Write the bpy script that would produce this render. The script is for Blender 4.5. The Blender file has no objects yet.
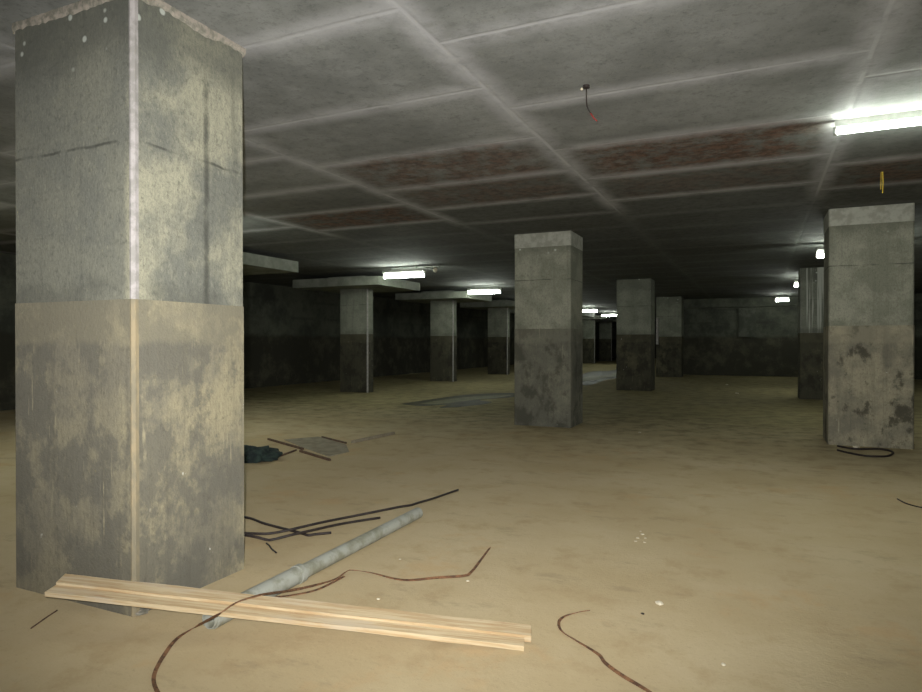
import bpy, bmesh, math, random
from mathutils import Vector, Matrix, noise
random.seed(7)
R = math.radians
scene = bpy.context.scene
C = bpy.context.collection

# ------------------------------------------------------------------ camera
EYE = 1.5
YAW = R(24.7)
FPX = 648.0
cam_d = bpy.data.cameras.new('camera'); cam_d.sensor_width = 36.0
cam_d.lens = 36.0 * FPX / 922.0
cam_d.clip_end = 300
cam = bpy.data.objects.new('camera', cam_d); C.objects.link(cam)
cam.location = (0, 0, EYE); cam.rotation_euler = (R(90 - 0.35), 0, YAW)
scene.camera = cam
# ------------------------------------------------------------------ world, flash, exposure
w = bpy.data.worlds.new('world'); scene.world = w; w.use_nodes = True
w.node_tree.nodes['Background'].inputs[0].default_value = (0.01, 0.011, 0.01, 1)
w.node_tree.nodes['Background'].inputs[1].default_value = 1.0
vs = scene.view_settings
vs.view_transform = 'Standard'; vs.look = 'None'; vs.gamma = 1.0; vs.use_curve_mapping = False
vs.exposure = 0.0
FLASH_W = 1700.0
TUBE = 122.0
fl = bpy.data.lights.new('camera_flash', 'SPOT'); fl.energy = FLASH_W; fl.color = (1.0, 0.985, 0.97)
fl.spot_size = R(84); fl.spot_blend = 1.0; fl.shadow_soft_size = 0.02
flo = bpy.data.objects.new('camera_flash', fl); C.objects.link(flo)
flo.location = Vector((0, 0, EYE)) + Vector((-math.cos(YAW) * .05, -math.sin(YAW) * .05, .05))
flo.rotation_euler = (R(90 + 2), 0, YAW)
flo.scale = (1.7, 1, 1)          # the flash head is wider than it is tall

H = 3.44            # ceiling height
JOINT = 1.735       # construction joint / flood line

def at(px, py, z=0.0):
    """point of the world at height z seen along the line of sight of a photo point"""
    dx = (px - 461.0) / FPX; dy = (342.0 - py) / FPX
    d = (z - EYE) / dy
    x = dx * d
    return Vector((x * math.cos(YAW) - d * math.sin(YAW), x * math.sin(YAW) + d * math.cos(YAW), z))

# ------------------------------------------------------------------ materials
class NT:
    def __init__(s, name):
        s.m = bpy.data.materials.new(name); s.m.use_nodes = True
        s.t = s.m.node_tree; s.b = s.t.nodes['Principled BSDF']
        s.pos = s.t.nodes.new('ShaderNodeNewGeometry').outputs['Position']
    def n(s, typ, **kw):
        x = s.t.nodes.new(typ)
        for k, v in kw.items(): setattr(x, k, v)
        return x
    def lk(s, a, b): s.t.links.new(a, b)
    def setin(s, sock, v):
        if hasattr(v, 'node'): s.lk(v, sock)
        else: sock.default_value = v
    def math(s, op, a, b=0.0, c=None):
        x = s.n('ShaderNodeMath', operation=op)
        s.setin(x.inputs[0], a); s.setin(x.inputs[1], b)
        if c is not None: s.setin(x.inputs[2], c)
        return x.outputs[0]
    def rng(s, v, a, b, lo=0.0, hi=1.0):
        x = s.n('ShaderNodeMapRange', interpolation_type='SMOOTHSTEP')
        s.setin(x.inputs[0], v); x.inputs[1].default_value = a; x.inputs[2].default_value = b
        x.inputs[3].default_value = lo; x.inputs[4].default_value = hi
        return x.outputs[0]
    def scaled(s, sc, off=(0, 0, 0), vec=None):
        x = s.n('ShaderNodeMapping'); s.lk(vec or s.pos, x.inputs[0])
        x.inputs['Scale'].default_value = sc; x.inputs['Location'].default_value = off
        return x.outputs[0]
    def noise(s, scale, detail=4, rough=.6, sc=(1, 1, 1), off=(0, 0, 0), vec=None):
        x = s.n('ShaderNodeTexNoise'); s.lk(s.scaled(sc, off, vec), x.inputs['Vector'])
        x.inputs['Scale'].default_value = scale; x.inputs['Detail'].default_value = detail
        x.inputs['Roughness'].default_value = rough
        return x.outputs[0]
    def voro(s, scale, off=(0, 0, 0)):
        x = s.n('ShaderNodeTexVoronoi'); s.lk(s.scaled((1, 1, 1), off), x.inputs['Vector'])
        x.inputs['Scale'].default_value = scale
        return x.outputs['Distance']
    def mix(s, f, a, b, mode='MIX'):
        x = s.n('ShaderNodeMix', data_type='RGBA', blend_type=mode)
        s.setin(x.inputs[0], f)
        for i, v in ((6, a), (7, b)):
            if hasattr(v, 'node'): s.lk(v, x.inputs[i])
            else: x.inputs[i].default_value = (v[0], v[1], v[2], 1)
        return x.outputs[2]
    def xyz(s):
        x = s.n('ShaderNodeSeparateXYZ'); s.lk(s.pos, x.inputs[0]); return x.outputs
    def bump(s, h, st=.3, d=.02):
        x = s.n('ShaderNodeBump'); x.inputs['Strength'].default_value = st; x.inputs['Distance'].default_value = d
        s.lk(h, x.inputs['Height']); s.lk(x.outputs[0], s.b.inputs['Normal'])
    def done(s, col, rough=.9, spec=.2, metal=0.0):
        s.setin(s.b.inputs['Base Color'], col if hasattr(col, 'node') else (*col, 1))
        s.setin(s.b.inputs['Roughness'], rough); s.b.inputs['Specular IOR Level'].default_value = spec
        s.b.inputs['Metallic'].default_value = metal
        return s.m

def srgb(r, g, b):
    f = lambda c: (c / 255 / 12.92) if c / 255 <= .04045 else ((c / 255 + .055) / 1.055) ** 2.4
    return (f(r), f(g), f(b))

def concrete_upper(name, a, b, seam_y=None, runs=0.0, grey_x=None, hseam=2.605):
    k = NT(name); x, y, z = k.xyz()
    n1 = k.noise(2.2, 5, .65); n2 = k.noise(28, 4, .7); st = k.noise(1, 4, .65, (9, 9, .5))
    tm = k.rng(n1, .38, .62)
    if grey_x is not None:
        fm = k.rng(k.math('ADD', x, k.math('MULTIPLY', n1, .06)), grey_x-.05, grey_x)
        tm = k.math('MULTIPLY', tm, k.math('ADD', k.math('MULTIPLY', fm, .75), .25))
    c = k.mix(tm, a, b)
    c = k.mix(k.math('MULTIPLY', k.rng(st, .5, .72), .4), c, tuple(v * .58 for v in a))
    c = k.mix(k.math('MULTIPLY', k.rng(n2, .5, .75), .55), c, tuple(v * .5 for v in a))
    c = k.mix(k.math('MULTIPLY', k.rng(k.noise(120, 2), .6, .72), .5), c, tuple(v * .35 for v in a))
    c = k.mix(k.math('MULTIPLY', k.rng(k.noise(70, 5, .8, (1, 1, .45)), .42, .66), .42), c, tuple(v * .55 for v in a))
    c = k.mix(k.math('MULTIPLY', k.rng(k.noise(46, 5, .8, (1, 1, .5), (7, 7, 7)), .54, .72), .3), c, tuple(min(1, v * 1.35) for v in b))
    wob = k.math('MULTIPLY', k.math('SUBTRACT', k.noise(6), .5), .03)
    d = k.math('ABSOLUTE', k.math('SUBTRACT', k.math('ADD', z, wob), hseam))
    ln = k.math('MULTIPLY', k.rng(d, .013, .002), k.rng(k.noise(5), .35, .6))
    c = k.mix(k.math('MULTIPLY', ln, .75), c, tuple(v * .25 for v in a))
    if seam_y is not None:
        d = k.math('ABSOLUTE', k.math('SUBTRACT', k.math('ADD', y, wob), seam_y))
        ln = k.math('MULTIPLY', k.rng(d, .035, .004), k.rng(k.noise(4, off=(3, 1, 0)), .3, .55))
        ln = k.math('MULTIPLY', ln, k.rng(z, 3.2, 3.0))
        c = k.mix(k.math('MULTIPLY', ln, .7), c, tuple(v * .3 for v in a))
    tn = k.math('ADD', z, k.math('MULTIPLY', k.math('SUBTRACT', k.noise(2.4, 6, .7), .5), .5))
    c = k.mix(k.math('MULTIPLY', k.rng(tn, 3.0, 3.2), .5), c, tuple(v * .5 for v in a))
    # runs of pale lime and blotches near the slab
    sp = k.math('MULTIPLY', k.rng(k.voro(7, (.3, .1, .2)), .17, .1), k.rng(z, 3.0, 3.15))
    c = k.mix(k.math('MULTIPLY', sp, .7), c, srgb(190, 195, 185))
    if runs:     # chalky lime runs
        rn = k.rng(k.noise(1, 3, .6, (13, 13, .35)), .52, .6)
        c = k.mix(k.math('MULTIPLY', rn, runs), c, srgb(176, 178, 168))
    # sooty smear just above the joint
    zs = k.math('ADD', z, k.math('MULTIPLY', k.math('SUBTRACT', k.noise(3, 6, .7, off=(5, 2, 1)), .5), .3))
    c = k.mix(k.math('MULTIPLY', k.math('MULTIPLY', k.rng(zs, JOINT+.16, JOINT+.04), k.rng(k.noise(1.8, 3, off=(1, 9, 0)), .4, .55)), .4), c, tuple(v * .45 for v in a))
    k.bump(k.math('ADD', n2, k.noise(90, 3)), .35, .008)
    return k.done(c, .88)

def concrete_lower(name, tan, grey, dark, t0=.42, t1=.6, d0=.52, d1=.62, dstr=.8, off=(0, 0, 0), grey_x=None):
    k = NT(name); x, y, z = k.xyz()
    n1 = k.noise(1.7, 6, .68, off=off); n2 = k.noise(30, 4, .7); st = k.noise(1, 5, .7, (16, 16, .9), off)
    blot = k.noise(3.0, 8, .68, (1, 1, .8), (5 + off[0], 2, 1))
    tm = k.rng(n1, t0, t1)
    if grey_x is not None: tm = k.math('MULTIPLY', tm, k.rng(k.math('ADD', x, k.math('MULTIPLY', n2, .1)), grey_x-.1, grey_x, .45, 1.0))
    c = k.mix(tm, grey, tan)
    c = k.mix(k.math('MULTIPLY', k.rng(k.noise(60, 5, .8, (1, 1, .4)), .45, .68), .4), c, tuple(v * .6 for v in grey))
    c = k.mix(k.math('MULTIPLY', k.rng(blot, d0, d1), dstr), c, dark)
    c = k.mix(k.math('MULTIPLY', k.rng(st, .5, .7), .4), c, tuple(v * .62 for v in grey))
    drip = k.math('MULTIPLY', k.rng(k.noise(1, 4, .6, (26, 26, 1.8), (1, 4, 0)), .6, .7), k.rng(k.noise(2, 3, off=(7, 0, 0)), .48, .6))
    c = k.mix(k.math('MULTIPLY', drip, .75), c, tuple(min(1, v * 1.25) for v in tan))
    c = k.mix(k.math('MULTIPLY', k.rng(n2, .52, .75), .5), c, tuple(v * .5 for v in grey))
    # clean band just under the joint
    zz = k.math('ADD', z, k.math('MULTIPLY', k.math('SUBTRACT', k.noise(3, 5), .5), .18))
    bandm = k.rng(zz, 1.46, 1.52)
    c = k.mix(k.math("MULTIPLY", bandm, .28), c, tan)
    sp = k.math('MULTIPLY', k.rng(k.noise(13, 3, .6, (1, 1, .6), (6, 2, 9)), .7, .74), k.rng(k.noise(3, 2), .45, .55))
    c = k.mix(k.math('MULTIPLY', sp, .8), c, srgb(185, 185, 175))
    k.bump(k.math('ADD', n2, k.noise(80, 3)), .4, .008)
    return k.done(c, .9)

def mat_ceiling():
    k = NT('shuttered_soffit_concrete'); x, y, z = k.xyz()
    wob = k.math('MULTIPLY', k.math('SUBTRACT', k.noise(1.3, 3), .5), .03)
    xs = k.math('SUBTRACT', x, .68)
    idx = k.math('FLOOR', k.math('DIVIDE', xs, 2.58))
    dx = k.math('PINGPONG', k.math('ADD', xs, wob), 1.29)
    ys = k.math('SUBTRACT', y, k.math('ADD', k.math('MULTIPLY', k.math('ADD', idx, 1.0), .49), 1.2))
    dy = k.math('PINGPONG', k.math('ADD', ys, wob), .645)
    j = k.math('FLOOR', k.math('DIVIDE', ys, 1.29))
    cv = k.n('ShaderNodeCombineXYZ'); k.lk(idx, cv.inputs[0]); k.lk(j, cv.inputs[1])
    wn = k.n('ShaderNodeTexWhiteNoise', noise_dimensions='2D'); k.lk(cv.outputs[0], wn.inputs['Vector'])
    rnd = wn.outputs[0]
    n1 = k.noise(1.1, 6, .65); n2 = k.noise(9, 5, .7); n3 = k.noise(60, 3, .7)
    base = k.mix(k.rng(n1, .35, .65), srgb(116, 118, 114), srgb(142, 144, 140))
    base = k.mix(k.math('MULTIPLY', k.rng(n2, .5, .72), .5), base, srgb(92, 94, 90))
    base = k.mix(k.math('MULTIPLY', rnd, .35), base, srgb(106, 107, 102))
    # older, dirtier concrete towards the back, with flash falloff painted in
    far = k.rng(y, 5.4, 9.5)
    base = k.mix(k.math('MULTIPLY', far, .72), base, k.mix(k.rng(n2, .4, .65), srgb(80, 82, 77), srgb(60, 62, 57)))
    # rust-brown soaked boards
    def box(x0, x1, y0, y1):
        a = k.math('MULTIPLY', k.math('GREATER_THAN', x, x0), k.math('LESS_THAN', x, x1))
        b = k.math('MULTIPLY', k.math('GREATER_THAN', y, y0), k.math('LESS_THAN', y, y1))
        return k.math('MULTIPLY', a, b)
    br = None
    for x0, x1, y0, y1, s in ((-1.9, .68, 6.36, 7.65, .95), (-4.48, -1.9, 5.87, 7.16, .75), (-4.48, -1.9, 7.16, 8.45, .6), (-1.9, .68, 7.65, 8.94, .45), (-7.06, -4.48, 7.96, 9.25, .95), (.68, 3.2, 8.1, 9.4, .7)):
        b = k.math('MULTIPLY', box(x0, x1, y0, y1), s)
        br = b if br is None else k.math('MAXIMUM', br, b)
    br = k.math('MULTIPLY', br, k.rng(k.math('ADD', k.math('PINGPONG', xs, 1.29), k.math('MULTIPLY', n2, .5)), .2, .75))
    bm = k.math('MULTIPLY', br, k.rng(k.noise(3.2, 7, .75, off=(2, 6, 0)), .36, .58))
    base = k.mix(bm, base, k.mix(k.rng(n2, .4, .6), srgb(112, 88, 74), srgb(82, 66, 55)))
    base = k.mix(k.math('MULTIPLY', k.rng(n3, .58, .75), .4), base, srgb(60, 60, 56))
    # grout fins and lime along the board joints
    lm = k.math('MAXIMUM', k.rng(dx, .22, .0), k.rng(dy, .22, .0))
    lm = k.math('MULTIPLY', lm, k.rng(k.noise(2.5, 6, .72), .15, .62))
    core = k.math('MAXIMUM', k.rng(dx, .04, .006), k.rng(dy, .032, .004))
    core = k.math('MULTIPLY', core, k.rng(k.noise(2.3, 4), .22, .5))
    fade = k.rng(y, 10.4, 9.0, .14, 1.0)
    f = k.math('MULTIPLY', k.math('MAXIMUM', k.math('MULTIPLY', lm, .62), k.math('MULTIPLY', core, .72)), fade)
    base = k.mix(k.math('MULTIPLY', k.rng(k.noise(26, 5, .75, off=(3, 3, 0)), .52, .7), .4), base, srgb(70, 71, 66))
    c = k.mix(f, base, srgb(184, 184, 185))
    hgt = k.math('ADD', k.math('MULTIPLY', core, -.35), k.math('MULTIPLY', n2, .5))
    k.bump(hgt, .35, .02)
    return k.done(c, .92, .15)

def mat_floor():
    k = NT('dusty_clay_floor'); x, y, z = k.xyz()
    n1 = k.noise(.55, 6, .6); n2 = k.noise(3.0, 6, .68); n3 = k.noise(45, 4, .75); n4 = k.noise(.25, 4, .55, off=(9, 3, 0))
    c = k.mix(k.rng(n1, .35, .65), srgb(183, 165, 129), srgb(194, 178, 144))
    c = k.mix(k.math('MULTIPLY', k.rng(n2, .5, .7), .5), c, srgb(168, 146, 110))
    c = k.mix(k.math('MULTIPLY', k.rng(k.noise(1.2, 5, .7, off=(4, 8, 0)), .56, .68), .45), c, srgb(190, 160, 118))
    c = k.mix(k.math('MULTIPLY', k.rng(k.noise(1.6, 7, .75, (1, 2.2, 1), (1, 1, 0)), .55, .68), .4), c, srgb(146, 132, 106))
    c = k.mix(k.math('MULTIPLY', k.rng(n3, .55, .75), .35), c, srgb(136, 120, 92))
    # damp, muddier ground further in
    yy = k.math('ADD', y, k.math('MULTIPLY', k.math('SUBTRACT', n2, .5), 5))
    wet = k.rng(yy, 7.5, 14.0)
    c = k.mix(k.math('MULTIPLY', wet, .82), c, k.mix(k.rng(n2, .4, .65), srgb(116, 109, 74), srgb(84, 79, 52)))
    k.bump(k.math('ADD', k.math('MULTIPLY', n2, 1.5), k.math('MULTIPLY', n3, .6)), .35, .012)
    return k.done(c, .95, .1)

def mat_simple(name, a, b, scale=8, rough=.8, sc=(1, 1, 1), spec=.3, metal=0, bump=.2, lo=.4, hi=.62):
    k = NT(name); n = k.noise(scale, 5, .65, sc)
    c = k.mix(k.rng(n, lo, hi), a, b); k.bump(n, bump, .005)
    return k.done(c, rough, spec, metal)

def mat_wall():
    k = NT('flood_stained_wall_concrete'); x, y, z = k.xyz()
    n1 = k.noise(.9, 6, .7); n2 = k.noise(12, 5, .7)
    c = k.mix(k.rng(n1, .38, .62), srgb(60, 62, 55), srgb(86, 88, 77))
    zz = k.math('ADD', z, k.math('MULTIPLY', k.math('SUBTRACT', k.noise(2, 4), .5), .2))
    low = k.mix(k.rng(k.noise(1.4, 7, .72, off=(2, 2, 2)), .46, .66), srgb(54, 53, 44), srgb(78, 75, 62))
    c = k.mix(k.rng(zz, JOINT + .1, JOINT - .1), c, low)
    for h in (2.35, 2.95):
        d = k.math('ABSOLUTE', k.math('SUBTRACT', z, h))
        c = k.mix(k.math('MULTIPLY', k.math('MULTIPLY', k.rng(d, .08, .01), k.rng(k.noise(1.5, 3), .4, .6)), .4), c, srgb(52, 52, 46))
    c = k.mix(k.math('MULTIPLY', k.rng(n2, .5, .72), .5), c, srgb(58, 58, 50))
    k.bump(n2, .3, .01)
    return k.done(c, .92)

M = {}
M['ceiling'] = mat_ceiling(); M['floor'] = mat_floor(); M['wall'] = mat_wall()
M['up_near'] = concrete_upper('form_finished_concrete_near', srgb(110, 111, 102), srgb(150, 148, 128), grey_x=-3.09, seam_y=2.975)
M['up'] = concrete_upper('form_finished_concrete', srgb(122, 123, 108), srgb(146, 146, 130))
M['up_runs'] = concrete_upper('lime_streaked_concrete', srgb(104, 106, 96), srgb(122, 124, 112), runs=.75)
M['up_far'] = concrete_upper('form_finished_concrete_dull', srgb(116, 119, 106), srgb(138, 140, 126))
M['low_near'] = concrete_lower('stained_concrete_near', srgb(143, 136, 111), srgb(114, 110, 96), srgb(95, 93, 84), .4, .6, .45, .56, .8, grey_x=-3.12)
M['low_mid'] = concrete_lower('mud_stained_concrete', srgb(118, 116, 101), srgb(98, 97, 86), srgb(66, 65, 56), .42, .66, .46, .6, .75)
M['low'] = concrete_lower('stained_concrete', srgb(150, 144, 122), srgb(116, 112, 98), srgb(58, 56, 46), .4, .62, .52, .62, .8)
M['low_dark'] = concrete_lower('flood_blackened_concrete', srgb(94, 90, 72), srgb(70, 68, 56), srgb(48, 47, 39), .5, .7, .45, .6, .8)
M['bead'] = mat_simple('plaster_bead_and_lit_edge', srgb(158, 153, 150), srgb(136, 133, 128), 14)  # plaster bead, also the painted lit edges of the left row
M['bead_tan'] = mat_simple('tan_plaster_bead', srgb(136, 124, 98), srgb(114, 108, 90), 9, sc=(1, 1, .4))
M['mortar'] = mat_simple('pale_mortar', srgb(152, 144, 132), srgb(118, 116, 104), 22, bump=.5)
M['band'] = mat_simple('pale_topping_band', srgb(158, 158, 146), srgb(138, 138, 126), 9)
M['drop'] = mat_simple('drop_panel_concrete', srgb(136, 140, 128), srgb(116, 120, 108), 3)
M['pine'] = None
k = NT('weathered_pine'); p = k.n('ShaderNodeTexCoord').outputs['Object']
g = k.noise(3, 5, .65, (1.0, 22, 22), vec=p); g2 = k.noise(2.2, 5, .6, (1, 4, 4), (3, 0, 0), vec=p)
c = k.mix(k.rng(g, .38, .64), srgb(188, 172, 140), srgb(168, 144, 108)); c = k.mix(k.math('MULTIPLY', k.rng(g2, .5, .68), .6), c, srgb(180, 168, 148))
c = k.mix(k.math('MULTIPLY', k.rng(k.noise(5, 6, .7, (1, 6, 6), (8, 1, 0), vec=p), .58, .7), .5), c, srgb(150, 112, 74)); k.bump(g, .3, .004)
M['pine'] = k.done(c, .8)
M['pvc'] = mat_simple('dusty_grey_pvc', srgb(150, 152, 142), srgb(122, 122, 106), 7, .6, bump=.1)
M['rust'] = mat_simple('rusty_steel_strap', srgb(132, 96, 68), srgb(82, 60, 46), 30, .75, metal=.1)
M['black'] = mat_simple('black_cable_sheath', srgb(34, 29, 28), srgb(52, 44, 40), 30, .55)
M['teal'] = mat_simple('dark_green_cloth', srgb(44, 58, 52), srgb(30, 38, 38), 12, .9)
M['sheet'] = mat_simple('grey_board_sheet', srgb(150, 142, 122), srgb(132, 122, 102), 6, .9)
M['brownwood'] = mat_simple('dark_brown_wood', srgb(104, 82, 64), srgb(78, 62, 50), 14, .85)
M['chip'] = mat_simple('white_plaster_chip', srgb(214, 206, 184), srgb(186, 176, 150), 40, .9)
M['darkchip'] = mat_simple('dark_stone_chip', srgb(60, 54, 44), srgb(44, 40, 34), 40, .9)
M['batten'] = mat_simple('white_painted_batten', srgb(190, 194, 186), srgb(170, 174, 166), 6, .5, bump=.02)
M['cap'] = mat_simple('grey_plastic_cap', srgb(120, 122, 116), srgb(104, 106, 100), 6, .5, bump=.02)
M['redwire'] = mat_simple('red_wire', srgb(150, 42, 34), srgb(130, 36, 30), 6, .5, bump=.02)
M['yellow'] = mat_simple('yellow_wire', srgb(196, 168, 60), srgb(180, 150, 50), 6, .5, bump=.02)
k = NT('glowing_tube'); k.b.inputs['Emission Color'].default_value = (.93, 1.0, .89, 1); k.b.inputs['Emission Strength'].default_value = TUBE
M['tube'] = k.done((.9, .95, .9), .4)
M["mud"] = mat_simple("wet_mud", srgb(62, 59, 41), srgb(46, 44, 31), 4, .6, spec=.1)
k = NT('puddle_water'); n = k.noise(4, 3); k.bump(n, .04, .01)
M['water'] = k.done(k.mix(k.rng(n, .4, .6), srgb(92, 91, 70), srgb(108, 106, 84)), .6, .06)

# ------------------------------------------------------------------ mesh helpers
def link(name, bm, mat, parent=None, smooth=False, recalc=True):
    if recalc: bmesh.ops.recalc_face_normals(bm, faces=bm.faces[:])
    me = bpy.data.meshes.new(name); bm.to_mesh(me); bm.free()
    if smooth:
        for p in me.polygons: p.use_smooth = True
    o = bpy.data.objects.new(name, me); C.objects.link(o)
    if mat is not None: me.materials.append(mat)
    if parent: o.parent = parent
    return o
def tag(o, label, cat, group=None):
    o['label'] = label; o['category'] = cat
    if group: o['group'] = group
    return o
def thing(name, label, cat, loc=(0, 0, 0), rz=0.0, group=None):
    o = bpy.data.objects.new(name, None); C.objects.link(o); o.empty_display_size = .2
    o.location = loc; o.rotation_euler = (0, 0, rz)
    return tag(o, label, cat, group)
def box(bm, x0, x1, y0, y1, z0, z1):
    v = [bm.verts.new(p) for p in ((x0,y0,z0),(x1,y0,z0),(x1,y1,z0),(x0,y1,z0),(x0,y0,z1),(x1,y0,z1),(x1,y1,z1),(x0,y1,z1))]
    for f in ((0,3,2,1),(4,5,6,7),(0,1,5,4),(1,2,6,5),(2,3,7,6),(3,0,4,7)): bm.faces.new([v[i] for i in f])
def prism(bm, pts, z0, z1):
    a = [bm.verts.new((x, y, z0)) for x, y in pts]; b = [bm.verts.new((x, y, z1)) for x, y in pts]
    n = len(pts); bm.faces.new(a[::-1]); bm.faces.new(b)
    for i in range(n): bm.faces.new((a[i], a[(i+1) % n], b[(i+1) % n], b[i]))
def smooth_path(pts, n=6):
    out = []
    P = [pts[0]] + list(pts) + [pts[-1]]
    for i in range(1, len(P) - 2):
        p0, p1, p2, p3 = P[i-1], P[i], P[i+1], P[i+2]
        for s in range(n):
            t = s / n
            out.append(.5 * ((2*p1) + (p2-p0)*t + (2*p0-5*p1+4*p2-p3)*t*t + (3*p1-p0-3*p2+p3)*t**3))
    out.append(pts[-1].copy()); return out
def tube(bm, path, r, seg=8, caps=True):
    rings = []
    for i, p in enumerate(path):
        t = (path[min(i+1, len(path)-1)] - path[max(i-1, 0)]).normalized()
        up = Vector((0, 0, 1)) if abs(t.z) < .9 else Vector((1, 0, 0))
        a = t.cross(up).normalized(); b = t.cross(a).normalized()
        rr = r(i / (len(path)-1)) if callable(r) else r
        rings.append([bm.verts.new(p + (a*math.cos(2*math.pi*j/seg) + b*math.sin(2*math.pi*j/seg)) * rr) for j in range(seg)])
    for q, s in zip(rings, rings[1:]):
        for j in range(seg): bm.faces.new((q[j], q[(j+1) % seg], s[(j+1) % seg], s[j]))
    if caps: bm.faces.new(rings[0][::-1]); bm.faces.new(rings[-1])
def ribbon(bm, path, width, th, tilt=None):
    rows = []
    for i, p in enumerate(path):
        t = (path[min(i+1, len(path)-1)] - path[max(i-1, 0)]); t.z = 0; t.normalize()
        a = Vector((-t.y, t.x, 0)); n = Vector((0, 0, 1))
        if tilt:
            an = tilt(i / (len(path)-1)); a, n = a*math.cos(an) + n*math.sin(an), n*math.cos(an) - a*math.sin(an)
        h = a * width / 2
        lift = Vector((0, 0, abs(h.z)))
        rows.append([bm.verts.new(p + lift + h), bm.verts.new(p + lift - h), bm.verts.new(p + lift - h + n*th), bm.verts.new(p + lift + h + n*th)])
    for q, s in zip(rows, rows[1:]):
        for j in range(4): bm.faces.new((q[j], q[(j+1) % 4], s[(j+1) % 4], s[j]))
    bm.faces.new(rows[0][::-1]); bm.faces.new(rows[-1])
def struct(name, bm, mat):
    o = link(name, bm, mat); o['kind'] = 'structure'; return o

# ------------------------------------------------------------------ setting
XL, XR, YB, YF, YBK = -15.0, 14.0, 31.3, 62.0, -7.0
XC = -4.3
def slab(z0, z1):
    bm = bmesh.new()
    prism(bm, [(XL-.3, YBK-.3), (XR+.3, YBK-.3), (XR+.3, YB+.3), (XC+.3, YB+.3), (XC+.3, YF+.3), (XL-.3, YF+.3)], z0, z1); return bm
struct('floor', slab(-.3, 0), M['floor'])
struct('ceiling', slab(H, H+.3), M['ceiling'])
def wall(name, x0, x1, y0, y1):
    bm = bmesh.new(); box(bm, x0, x1, y0, y1, 0, H); return struct(name, bm, M['wall'])
wall('wall_left', XL-.3, XL, YBK, YF); wall('wall_right', XR, XR+.3, YBK, YB)
wall('wall_back', XC+.3, XR+.3, YB, YB+.3); wall('wall_inner', XC, XC+.3, YB, YF)
wall('wall_far', XL-.3, XC+.3, YF, YF+.3); wall('wall_front', XL-.3, XR+.3, YBK-.3, YBK)
bm = bmesh.new(); box(bm, -.82, -.12, YB-.12, YB, JOINT, 3.0); struct('trim_1', bm, mat_simple('dull_pilaster_concrete', srgb(88, 90, 80), srgb(66, 68, 60), 2.2, .9))
bm = bmesh.new(); box(bm, XC+.3, XR, YB-.25, YB, 3.05, H); struct('trim_2', bm, M['wall'])

# ------------------------------------------------------------------ columns
CW, CD = 1.05, .85
def rounded(x0, x1, y0, y1, c):
    return [(x0+c, y0), (x1-c, y0), (x1, y0+c), (x1, y1-c), (x1-c, y1), (x0+c, y1), (x0, y1-c), (x0, y0+c)]
def shaft_bm(x0, x1, y0, y1, z0, z1, c, rag=0.0, nz=1):
    bm = bmesh.new(); prism(bm, rounded(x0, x1, y0, y1, c), z0, z1); return bm
def ragged_collar(w, d, z0, out, seed, drip=.05, inset=.0, step=.03):
    """a mortar collar round the top of the shaft with a dripping lower edge"""
    rnd = random.Random(seed); bm = bmesh.new(); loop = []
    def side(ax, ay, bx, by, nx, ny):
        n = max(2, int(math.hypot(bx-ax, by-ay) / step))
        for i in range(n):
            t = i / n; loop.append((ax+(bx-ax)*t, ay+(by-ay)*t, nx, ny))
    side(-w/2, -d/2, w/2, -d/2, 0, -1); side(w/2, -d/2, w/2, d/2, 1, 0); side(w/2, d/2, -w/2, d/2, 0, 1); side(-w/2, d/2, -w/2, -d/2, -1, 0)
    rows = []
    for i, (x, y, nx, ny) in enumerate(loop):
        o = out * (.7 + .6 * noise.noise(Vector((i*.35, seed, 0))))
        zl = z0 - drip * max(0, noise.noise(Vector((i*.13, seed+5, 1))) + .25) - drip*.3*rnd.random()
        ox, oy = x + nx*o + (o if x > w/2-.001 and ny else 0), y + ny*o
        rows.append([bm.verts.new(q) for q in ((x, y, H-.001), (ox, oy, H-.001), (ox, oy, zl+.02), (x, y, zl))])
    n = len(rows)
    for i in range(n):
        a, b = rows[i], rows[(i+1) % n]
        for j in range(4): bm.faces.new((a[j], a[(j+1) % 4], b[(j+1) % 4], b[j]))
    return bm
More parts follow.
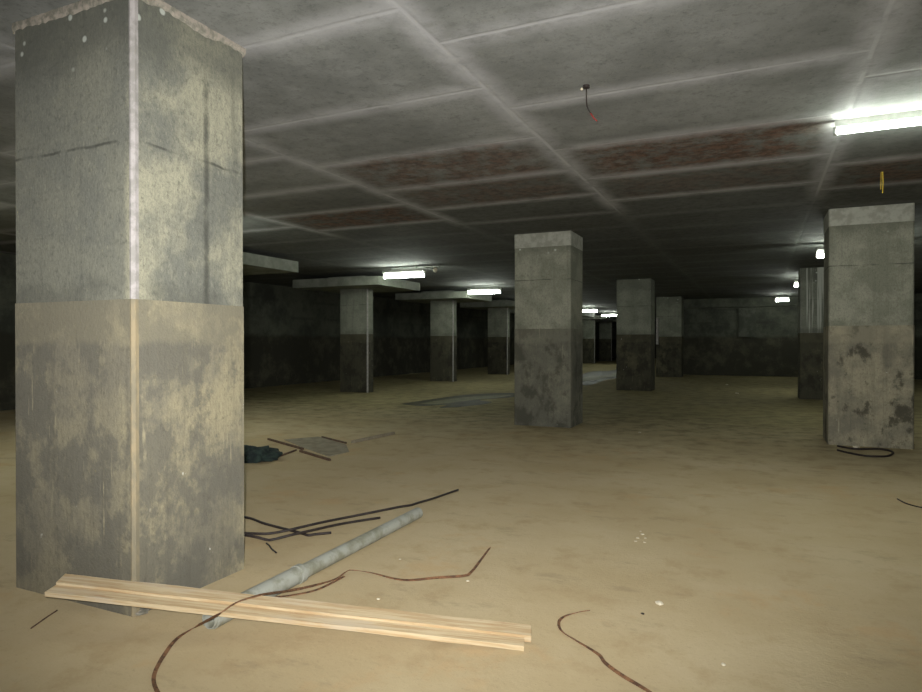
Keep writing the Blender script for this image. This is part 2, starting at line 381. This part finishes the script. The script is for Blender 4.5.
def column(cx, cy, label, up, low, top=H, drop=False, extras=(), group=None, w=CW, d=CD):
    t = thing('concrete_column', label, 'column', (cx, cy, 0), 0, group)
    g = .004
    link('lower_shaft', shaft_bm(-w/2, w/2, -d/2, d/2, 0, JOINT, .018), low, t)
    link('upper_shaft', shaft_bm(-w/2+g, w/2-g, -d/2+g, d/2-g, JOINT, top, .018), up, t)
    if 'collar' in extras:
        link('mortar_collar', ragged_collar(w-2*g, d-2*g, H-.035, .011, int(cx*7+cy), .045), M['mortar'], t)
    if 'band' in extras:
        bm = bmesh.new(); prism(bm, rounded(-w/2+g-.004, w/2-g+.004, -d/2+g-.004, d/2-g+.004, .018), H-.25, H)
        link('topping_band', bm, M['band'], t)
    if 'bead' in extras:
        bm = bmesh.new(); prism(bm, [(w/2-g-.024, -d/2+g-.003), (w/2-g-.012, -d/2+g-.004), (w/2-g+.004, -d/2+g+.012), (w/2-g+.003, -d/2+g+.034), (w/2-g-.02, -d/2+g+.02)], JOINT, H)
        link('bead_and_lit_edge', bm, M['bead'], t)
        bm = bmesh.new(); prism(bm, [(w/2-.022, -d/2-.002), (w/2-.012, -d/2-.003), (w/2+.003, -d/2+.012), (w/2+.002, -d/2+.034), (w/2-.02, -d/2+.02)], 0, JOINT)
        link('bead_and_lit_edge', bm, M['bead_tan'], t)
    if 'edge' in extras:  # pale strip painted in for the lamp-lit side face
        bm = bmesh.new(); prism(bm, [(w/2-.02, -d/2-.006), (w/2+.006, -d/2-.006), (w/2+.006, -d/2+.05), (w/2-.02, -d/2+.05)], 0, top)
        link('bead_and_lit_edge', bm, M['bead'], t)
    if 'strip' in extras:
        bm = bmesh.new(); tube(bm, [Vector((-w/2+.06, -d/2-.056, 1.4)), Vector((-w/2+.06, -d/2-.056, 2.55))], .055, 10)
        s = link('conduit', bm, M['bead'], t); s['label'] = 'pale vertical conduit on the corner'
    if drop:
        bm = bmesh.new(); box(bm, -1.42, 1.52, -1.2, 1.2, top, top+.24)
        link('drop_panel', bm, M['drop'], t)
        bm = bmesh.new(); box(bm, -.75, .55, -.4, .4, top+.24, H)
        link('panel_neck', bm, M['drop'], t)
    return t
def col_corner(xc, yc, *a, **k):           # from the near right-hand corner
    return column(xc - CW/2, yc + CD/2, *a, **k)
col_corner(-3.09, 2.455, 'huge pale concrete column in the left foreground, plank lying at its foot', M['up_near'], M['low_near'], extras=('collar', 'bead'))
col_corner(-2.98, 11.06, 'square concrete column standing alone in the middle of the hall', M['up'], M['low_mid'], extras=('band',))
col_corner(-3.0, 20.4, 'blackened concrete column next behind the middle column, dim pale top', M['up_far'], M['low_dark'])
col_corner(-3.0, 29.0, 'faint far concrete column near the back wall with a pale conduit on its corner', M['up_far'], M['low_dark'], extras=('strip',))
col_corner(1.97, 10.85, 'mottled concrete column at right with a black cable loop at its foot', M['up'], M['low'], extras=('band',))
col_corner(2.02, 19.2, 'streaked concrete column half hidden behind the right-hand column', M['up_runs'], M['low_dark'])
names = {16.4: 'dim column under the drop panel nearest the left wall lights, leftmost of its row in view',
         22.3: 'second column from the left in the far row of drop panels',
         28.1: 'third column of the far left row, just left of the middle column',
         45.5: 'tiny distant column of the far left row seen right beside the middle column',
         51.3: 'tiny farthest column of the left row seen beside the blackened column'}
for yc in (10.6, 16.4, 22.3, 28.1, 33.9, 39.7, 45.5, 51.3):
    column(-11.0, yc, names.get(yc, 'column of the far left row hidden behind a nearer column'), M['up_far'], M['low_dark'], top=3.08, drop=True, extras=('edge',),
           w=.98, d=.34,
           group=None if yc in names else 'hidden columns of the left row')

# ------------------------------------------------------------------ fluorescent lights
def light_fitting(x, y, label, L=1.2, group='fluorescent tubes under the slab', hung=0.0):
    t = thing('fluorescent_light', label, 'light', (x, y, H), 0, group)
    top = -hung; zb = top - (.11 if hung else .06)
    bm = bmesh.new()
    if hung:                                            # winged reflector above the tube
        prof = [(-.02, zb), (.02, zb), (.085, zb+.07), (.085, top), (-.085, top), (-.085, zb+.07)]
        a = [bm.verts.new((-L/2, p, q)) for p, q in prof]; b = [bm.verts.new((L/2, p, q)) for p, q in prof]
        bm.faces.new(a); bm.faces.new(b[::-1])
        for n in range(6): bm.faces.new((a[n], a[(n+1) % 6], b[(n+1) % 6], b[n]))
    else: box(bm, -L/2, L/2, -.02, .02, zb, 0)
    link('reflector' if hung else 'batten', bm, M['batten'], t)
    r = .036 if hung else .026; zc = zb - r - .008
    for s in (-1, 1):
        bm = bmesh.new(); box(bm, s*L/2-.012, s*L/2+.012, -.02, .02, zc-.03, zb); link('lampholder', bm, M['cap'], t)
        if hung:
            bm = bmesh.new(); tube(bm, [Vector((s*L*.3, 0, top)), Vector((s*L*.3, 0, 0))], .008, 6); link('hanger_rod', bm, M['cap'], t)
    bm = bmesh.new(); tube(bm, [Vector((-L/2+.012, 0, zc)), Vector((L/2-.012, 0, zc))], r, 14); link('tube', bm, M['tube'], t, True)
    return t
for x, y, l in ((-8.28, 14.5, 'lit tube light over the left aisle, nearer of the two left of the middle column'),
                (-8.55, 20.5, 'lit tube light just left of the middle column, smaller of the two there'),
                (-8.6, 35.2, 'tiny lit tube light showing just right of the middle column'),
                (-8.6, 41.7, 'tiny lit tube light touching the left edge of the blackened column'),
                (1.2, 6.55, 'large bright tube light at the right edge, cut by the frame'),
                (1.62, 14.5, 'lit tube light peeping out beside the top of the right column'),
                (1.55, 21.8, 'small lit tube light above the streaked column, second of the receding right line'),
                (.85, 29.3, 'smallest farthest lit tube light of the receding right line'),
                (-8.3, 7.4, 'lit tube light hidden behind the huge foreground column'),
                (-8.35, 27.9, 'lit tube light hidden behind the middle column')):
    light_fitting(x, y, l, .5 if y == 29.3 else 1.2, hung=.1 if x < 0 or y > 14 else 0)
for x, y in ((1.26, -1.0), (-8.1, 2.0)):  # rows carried on out of view, added to lift the ambient light
    light_fitting(x, y, 'unseen lit tube light out of frame, added for ambient light')
bm = bmesh.new()
tube(bm, smooth_path([Vector((-7.67, 14.5, H-.06)), Vector((-7.58, 14.5, H-.05)), Vector((-7.43, 14.5, H-.1)), Vector((-7.30, 14.5, H-.06)), Vector((-7.26, 14.5, H))]), .012, 6)
sc_ = thing('lamp_lead', 'short looped lead with plug hanging at the end of the nearer left tube light', 'cable', (0, 0, 0))
link('cable', bm, M['cap'], sc_)
bm = bmesh.new(); bmesh.ops.create_uvsphere(bm, u_segments=10, v_segments=8, radius=.055, matrix=Matrix.Translation((-7.38, 14.5, H-.13)) @ Matrix.Diagonal((1, 1, 1.3, 1)))
link('plug', bm, M['chip'], sc_, True)

# ceiling wires
p = at(586, 86, H)
t = thing('hanging_wire', 'dark wire with a red end dangling from a ceiling box', 'wire', p)
bm = bmesh.new(); tube(bm, [Vector((0, 0, 0)), Vector((0, 0, -.02))], .026, 14); link('ceiling_box', bm, M['black'], t)
bm = bmesh.new(); bmesh.ops.create_icosphere(bm, subdivisions=2, radius=.011, matrix=Matrix.Translation((-.03, -.02, -.03))); link('connector', bm, M['chip'], t, True)
bm = bmesh.new(); tube(bm, smooth_path([Vector((0, 0, -.03)), Vector((0, 0, -.1)), Vector((.005, 0, -.16)), Vector((.03, .01, -.21))]), .004, 6); link('wire', bm, M['black'], t, True)
bm = bmesh.new(); tube(bm, smooth_path([Vector((.03, .01, -.21)), Vector((.055, .02, -.25)), Vector((.075, .03, -.27))]), .005, 6); link('wire_end', bm, M['redwire'], t, True)['label'] = 'red wire end'
p = at(882, 172, H)
t = thing('hanging_wire', 'short yellow wire hanging straight down above the right column', 'wire', p)
bm = bmesh.new(); tube(bm, [Vector((0, 0, 0)), Vector((.004, 0, -.12)), Vector((.0, 0, -.24))], .0045, 6); link('wire', bm, M['yellow'], t)
bm = bmesh.new(); tube(bm, [Vector((-.015, 0, 0)), Vector((-.018, 0, -.2))], .003, 6); link('wire', bm, M['yellow'], t)

# ------------------------------------------------------------------ pipe, plank, straps
PR = .055
a = at(208, 621, PR); b = at(418, 513, PR)
t = thing('plastic_pipe', 'grey round plastic pipe lying under the plank', 'pipe', (a.x, a.y, 0))
L = (b - a).length; dirv = (b - a).normalized()
def hollow(bm, p0, p1, r0, r1, seg=28):
    d = (p1-p0).normalized(); u = d.cross(Vector((0, 0, 1))).normalized(); v = u.cross(d)
    rr = [[bm.verts.new(p + (u*math.cos(2*math.pi*j/seg)+v*math.sin(2*math.pi*j/seg))*r) for j in range(seg)] for p, r in ((p0, r0), (p1, r0), (p1, r1), (p0, r1))]
    for i in range(4):
        q, s = rr[i], rr[(i+1) % 4]
        for j in range(seg): bm.faces.new((q[j], q[(j+1) % seg], s[(j+1) % seg], s[j]))
o0 = Vector((0, 0, PR))
cpos = (at(299, 574, PR) - a).length
bm = bmesh.new(); hollow(bm, o0, o0 + dirv*L, PR-.009, PR-.014); link('barrel', bm, M['pvc'], t, False)
bm = bmesh.new(); hollow(bm, o0 + dirv*.02, o0 + dirv*cpos, PR-.001, PR-.0085); link('sleeve', bm, M['pvc'], t)
bm = bmesh.new(); hollow(bm, o0 + dirv*(cpos-.035), o0 + dirv*(cpos+.012), PR+.004, PR-.0085); link('socket_ring', bm, M['pvc'], t)

# plank: stepped profile, right end on the floor, resting across the pipe, left end in the air
r0 = at(524, 652, 0.0)                                  # near lower edge, right end
pl_end = at(44, 597, .185)
ax = (pl_end - r0); PLL = ax.length; ax.normalize()
side = ax.cross(Vector((0, 0, 1))).normalized()         # horizontal, away from or towards camera
if side.y < 0: side = -side
upv = ax.cross(side); upv = upv if upv.z > 0 else -upv
t = tag(bpy.data.objects.new('timber_plank', None), 'long pale timber plank lying across the pipe in front of the huge column', 'plank'); C.objects.link(t)
ROLL = R(9); side, upv = side*math.cos(ROLL) + upv*math.sin(ROLL), upv*math.cos(ROLL) - side*math.sin(ROLL)
mw = Matrix((ax, side, upv)).transposed().to_4x4(); mw.translation = r0
t.matrix_world = mw
def plank_piece(y0, y1, z0, z1, x0, x1a, x1b, seed, nseg=40):
    bm = bmesh.new(); rows = []
    for i in range(nseg+1):
        f = i / nseg; row = []
        for (yy, zz, e) in ((y0, z0, x1a), (y1, z0, x1b), (y1, z1, x1b), (y0, z1, x1a)):
            x = x0 + (e - x0) * f
            wv = .003 * noise.noise(Vector((x*3, yy*20+seed, zz*20)))
            row.append(bm.verts.new((x, yy + wv, zz + wv*.5)))
        rows.append(row)
    for q, s in zip(rows, rows[1:]):
        for j in range(4): bm.faces.new((q[j], q[(j+1) % 4], s[(j+1) % 4], s[j]))
    bm.faces.new(rows[0][::-1]); bm.faces.new(rows[-1])
    return bm
link('board', plank_piece(0, .07, 0, .026, .0, PLL, PLL-.01, 1), M['pine'], t)
link('raised_batten', plank_piece(.07, .16, .002, .040, -.035, PLL-.01, PLL+.005, 4), M['pine'], t)

def strap_obj(label, pts, width, tilt=None):
    bm = bmesh.new(); ribbon(bm, smooth_path(pts, 8), width, .004, tilt)
    return tag(link('metal_strap', bm, M['rust']), label, 'strap')
ZT = .165
long_strap = strap_obj('long rusty strap crossing over the plank and the pipe', [at(160, 700, .002), at(153, 686, .002), at(154, 674, .002), at(163, 657, .004), at(176, 640, .01), at(196, 628, .03),
           at(218, 616, .155), at(236, 604, .175), at(256, 597, .172), at(272, 594.5, .11), at(290, 592, .02), at(312, 587, .003), at(335, 580, .003), at(346, 573, .012),
           at(352, 571.5, .012), at(372, 574, .006), at(404, 581, .003), at(436, 579, .003), at(464, 577, .003), at(471, 573, .006), at(480, 562, .012), at(490, 549, .02)], .018,
          lambda f: .5*math.sin(f*17))
strap_obj('short curled rusty strap lying alone on the open floor', [at(590, 612, .006), at(578, 614, .004), at(564, 618, .002), at(559, 624, .002), at(562, 633, .002), at(576, 642, .002), at(598, 655, .002), at(606, 665, .002),
           at(622, 677, .002), at(646, 691, .002), at(660, 700, .002)], .016, lambda f: .5*math.sin(f*9+1))
bm = bmesh.new(); ribbon(bm, smooth_path([at(275, 598, .012), at(292, 596, .008), at(318, 590, .003), at(344, 577, .009)]), .018, .004)
link('doubled_end', bm, M['rust'], long_strap)

def cable(label, pts, r, name='cable', mat='black'):
    bm = bmesh.new(); tube(bm, smooth_path([at(x, y, r + h) for x, y, h in pts], 5), r, 7)
    return tag(link(name, bm, M[mat], smooth=True), label, 'cable')
G = 'black cables behind the pipe'
cable('black cable running furthest out past the pipe end to a thin tip', [(236, 533, 0), (258, 534, 0), (272, 533.5, 0), (290, 530, .018), (320, 523, .03), (350, 517, .03), (375, 512, .045), (400, 507, .055), (410, 505.5, .055), (418, 503, .05), (432, 499, .02), (445, 494.5, .005), (458, 490, 0)], .0105)
cable('black cable curving in from the column and ending in a hook', [(236, 516, 0), (250, 518.5, 0), (262, 523, 0), (276, 527, 0), (290, 530.5, 0), (303, 534, .0), (308, 535.5, 0), (316, 534.5, 0), (331, 533, 0)], .0105)
cable('black cable kinked low beside the pipe, lower of the bundle', [(236, 534, .022), (254, 537, .02), (266, 540, .0), (272, 540, 0), (290, 535.5, .02), (310, 531, .022), (337, 525, .0), (360, 521, .0), (380, 518, .0)], .0105)
cable('short thin twisted wire sticking out below the black cables', [(266, 543.5, 0), (269, 546, 0), (271, 549, 0), (276, 553, 0)], .006)
cable('black cable coiled flat at the foot of the right column', [(838, 446, 0), (856, 449, 0), (880, 449, 0), (893, 452, 0), (888, 456, 0), (868, 456, 0), (850, 453, 0), (838, 450, .0)], .014)
cable('thin grey wire lying at the right edge of the floor', [(898, 499, 0), (908, 504, 0), (924, 508, 0), (940, 509, 0)], .006)
cable('thin twig lying on the floor left of the plank tip', [(56, 611, 0), (44, 619, 0), (30, 629, 0)], .004, 'twig', 'brownwood')['category'] = 'twig'

# ------------------------------------------------------------------ heap behind the big column
bm = bmesh.new(); bmesh.ops.create_icosphere(bm, subdivisions=4, radius=1.0)
for v in bm.verts:
    q = v.co.copy(); n_ = noise.noise(q*2.2) * .35 + noise.noise(q*5) * .16
    v.co = Vector((q.x*.34, q.y*.24, max(0, q.z*.13 + .04))) * (1 + n_)
    v.co.z = max(0.0, v.co.z)
o = link('crumpled_cloth', bm, M['teal'], smooth=True); o.location = at(250, 460, 0); o.rotation_euler.z = R(20)
tag(o, 'dark green crumpled cloth on the floor beside the huge column', 'cloth')
def sheet(label, px, th, mat, name, h=0.0, cat='board'):
    pts = [at(x, y, 0) for x, y in px]; bm = bmesh.new()
    prism(bm, [(p.x, p.y) for p in pts], h, h+th)
    return tag(link(name, bm, M[mat]), label, cat)
sheet('flat grey board sheet lying beyond the green cloth', [(284, 440), (318, 437), (346, 445), (349, 452), (329, 457), (306, 449)], .008, 'sheet', 'board_sheet')
def stick(label, x0, y0, x1, y1, r, mat='brownwood', h=0.0):
    p, q = at(x0, y0, r+h), at(x1, y1, r+h); d = (q-p).normalized(); u = Vector((-d.y, d.x, 0)) * r
    bm = bmesh.new(); prism(bm, [((p+u).x, (p+u).y), ((q+u).x, (q+u).y), ((q-u).x, (q-u).y), ((p-u).x, (p-u).y)], h, h+2*r)
    return tag(link('wood_offcut', bm, M[mat]), label, 'wood')
stick('brown timber offcut along the far edge of the grey sheet', 268, 439, 303, 449, .014)
stick('brown timber offcut along the near edge of the grey sheet', 300, 451, 330, 460, .014)
stick('pale timber offcut lying furthest right of the scrap heap', 352, 442, 394, 433, .02, 'sheet')
stick('small brown offcut beside the green cloth', 280, 456, 296, 450, .01)
stick('brown offcut behind the pale offcut', 322, 437, 346, 443, .012)

# ------------------------------------------------------------------ puddles and chips
def flat(name, px, z0, z1, mat, parent):
    pts = [at(x, y, 0) for x, y in px]; pts = smooth_path(pts + [pts[0]], 5)[:-1]
    bm = bmesh.new(); prism(bm, [(p.x, p.y) for p in pts], z0, z1)
    return link(name, bm, M[mat], parent)
def puddle(label, rim, water):
    t = thing('puddle', label, 'puddle')
    flat('wet_rim', rim, 0, .004, 'mud', t)
    if water: flat('water', water, .004, .007, 'water', t)
puddle('long shallow puddle on the dirt floor left of the middle column',
       [(400, 404), (430, 399.5), (470, 394.5), (513, 393), (513, 397), (480, 400), (492, 402.5), (470, 406), (440, 408), (446, 405), (420, 406)], [(420, 404), (440, 400.5), (470, 397), (510, 395), (500, 397.5), (470, 400.5), (440, 404)])
puddle('shallow puddle in the gap right of the middle column', [(574, 377), (592, 371.5), (606, 371), (622, 369.5), (640, 371), (622, 377), (606, 380), (590, 385), (574, 384)], [(574, 381), (590, 376), (604, 375.5), (622, 371.5), (632, 372), (618, 376), (604, 378), (588, 381)])
def chip(label, x, y, s, mat='chip', seed=0, group=None):
    rnd = random.Random(seed); bm = bmesh.new(); bmesh.ops.create_icosphere(bm, subdivisions=1, radius=s)
    for v in bm.verts:
        v.co = v.co * (.75 + .5*rnd.random()); v.co.z = v.co.z*.35
    zmin = min(v.co.z for v in bm.verts)
    for v in bm.verts: v.co.z -= zmin
    o = link('rubble_chip', bm, M[mat]); p = at(x, y, 0); o.location = (p.x, p.y, 0); o.rotation_euler.z = rnd.random()*6
    return tag(o, label, 'chip', group)
for i, (x, y, s) in enumerate(((638, 539, .014), (643, 535, .016), (646, 539, .012), (641, 532, .01), (636, 542, .012), (645, 543, .01))):
    chip('tiny white crumb in the scatter on the open floor', x, y, s, seed=i, group='white crumbs on the open floor')
chip('flat whitish chip on the floor right of the curled strap', 660, 605, .026, seed=11)
chip('small dark chip on the floor beside the whitish chip', 643, 615, .012, 'darkchip', seed=12)
chip('small white chip in the right foreground', 724, 666, .014, seed=13)
chip('white chip far out on the dim floor, upper of two', 727, 385, .05, seed=14)
chip('white chip far out on the dim floor, lower of two', 737, 394, .05, seed=15)
chip('small pale chip right of the middle column foot', 640, 433, .03, seed=16)
chip('pale chip in front of the right column by the cable', 857, 448, .05, seed=17)
chip('pale lump of mortar at the near corner of the huge column foot', 140, 615, .045, 'mortar', seed=21)
chip('tiny pale chip near the tip of the pipe', 400, 560, .01, seed=18)
chip('tiny pale chip above the plank', 378, 600, .012, seed=19)
chip('tiny pale crumb by the bend of the long strap', 468, 582, .012, seed=20)
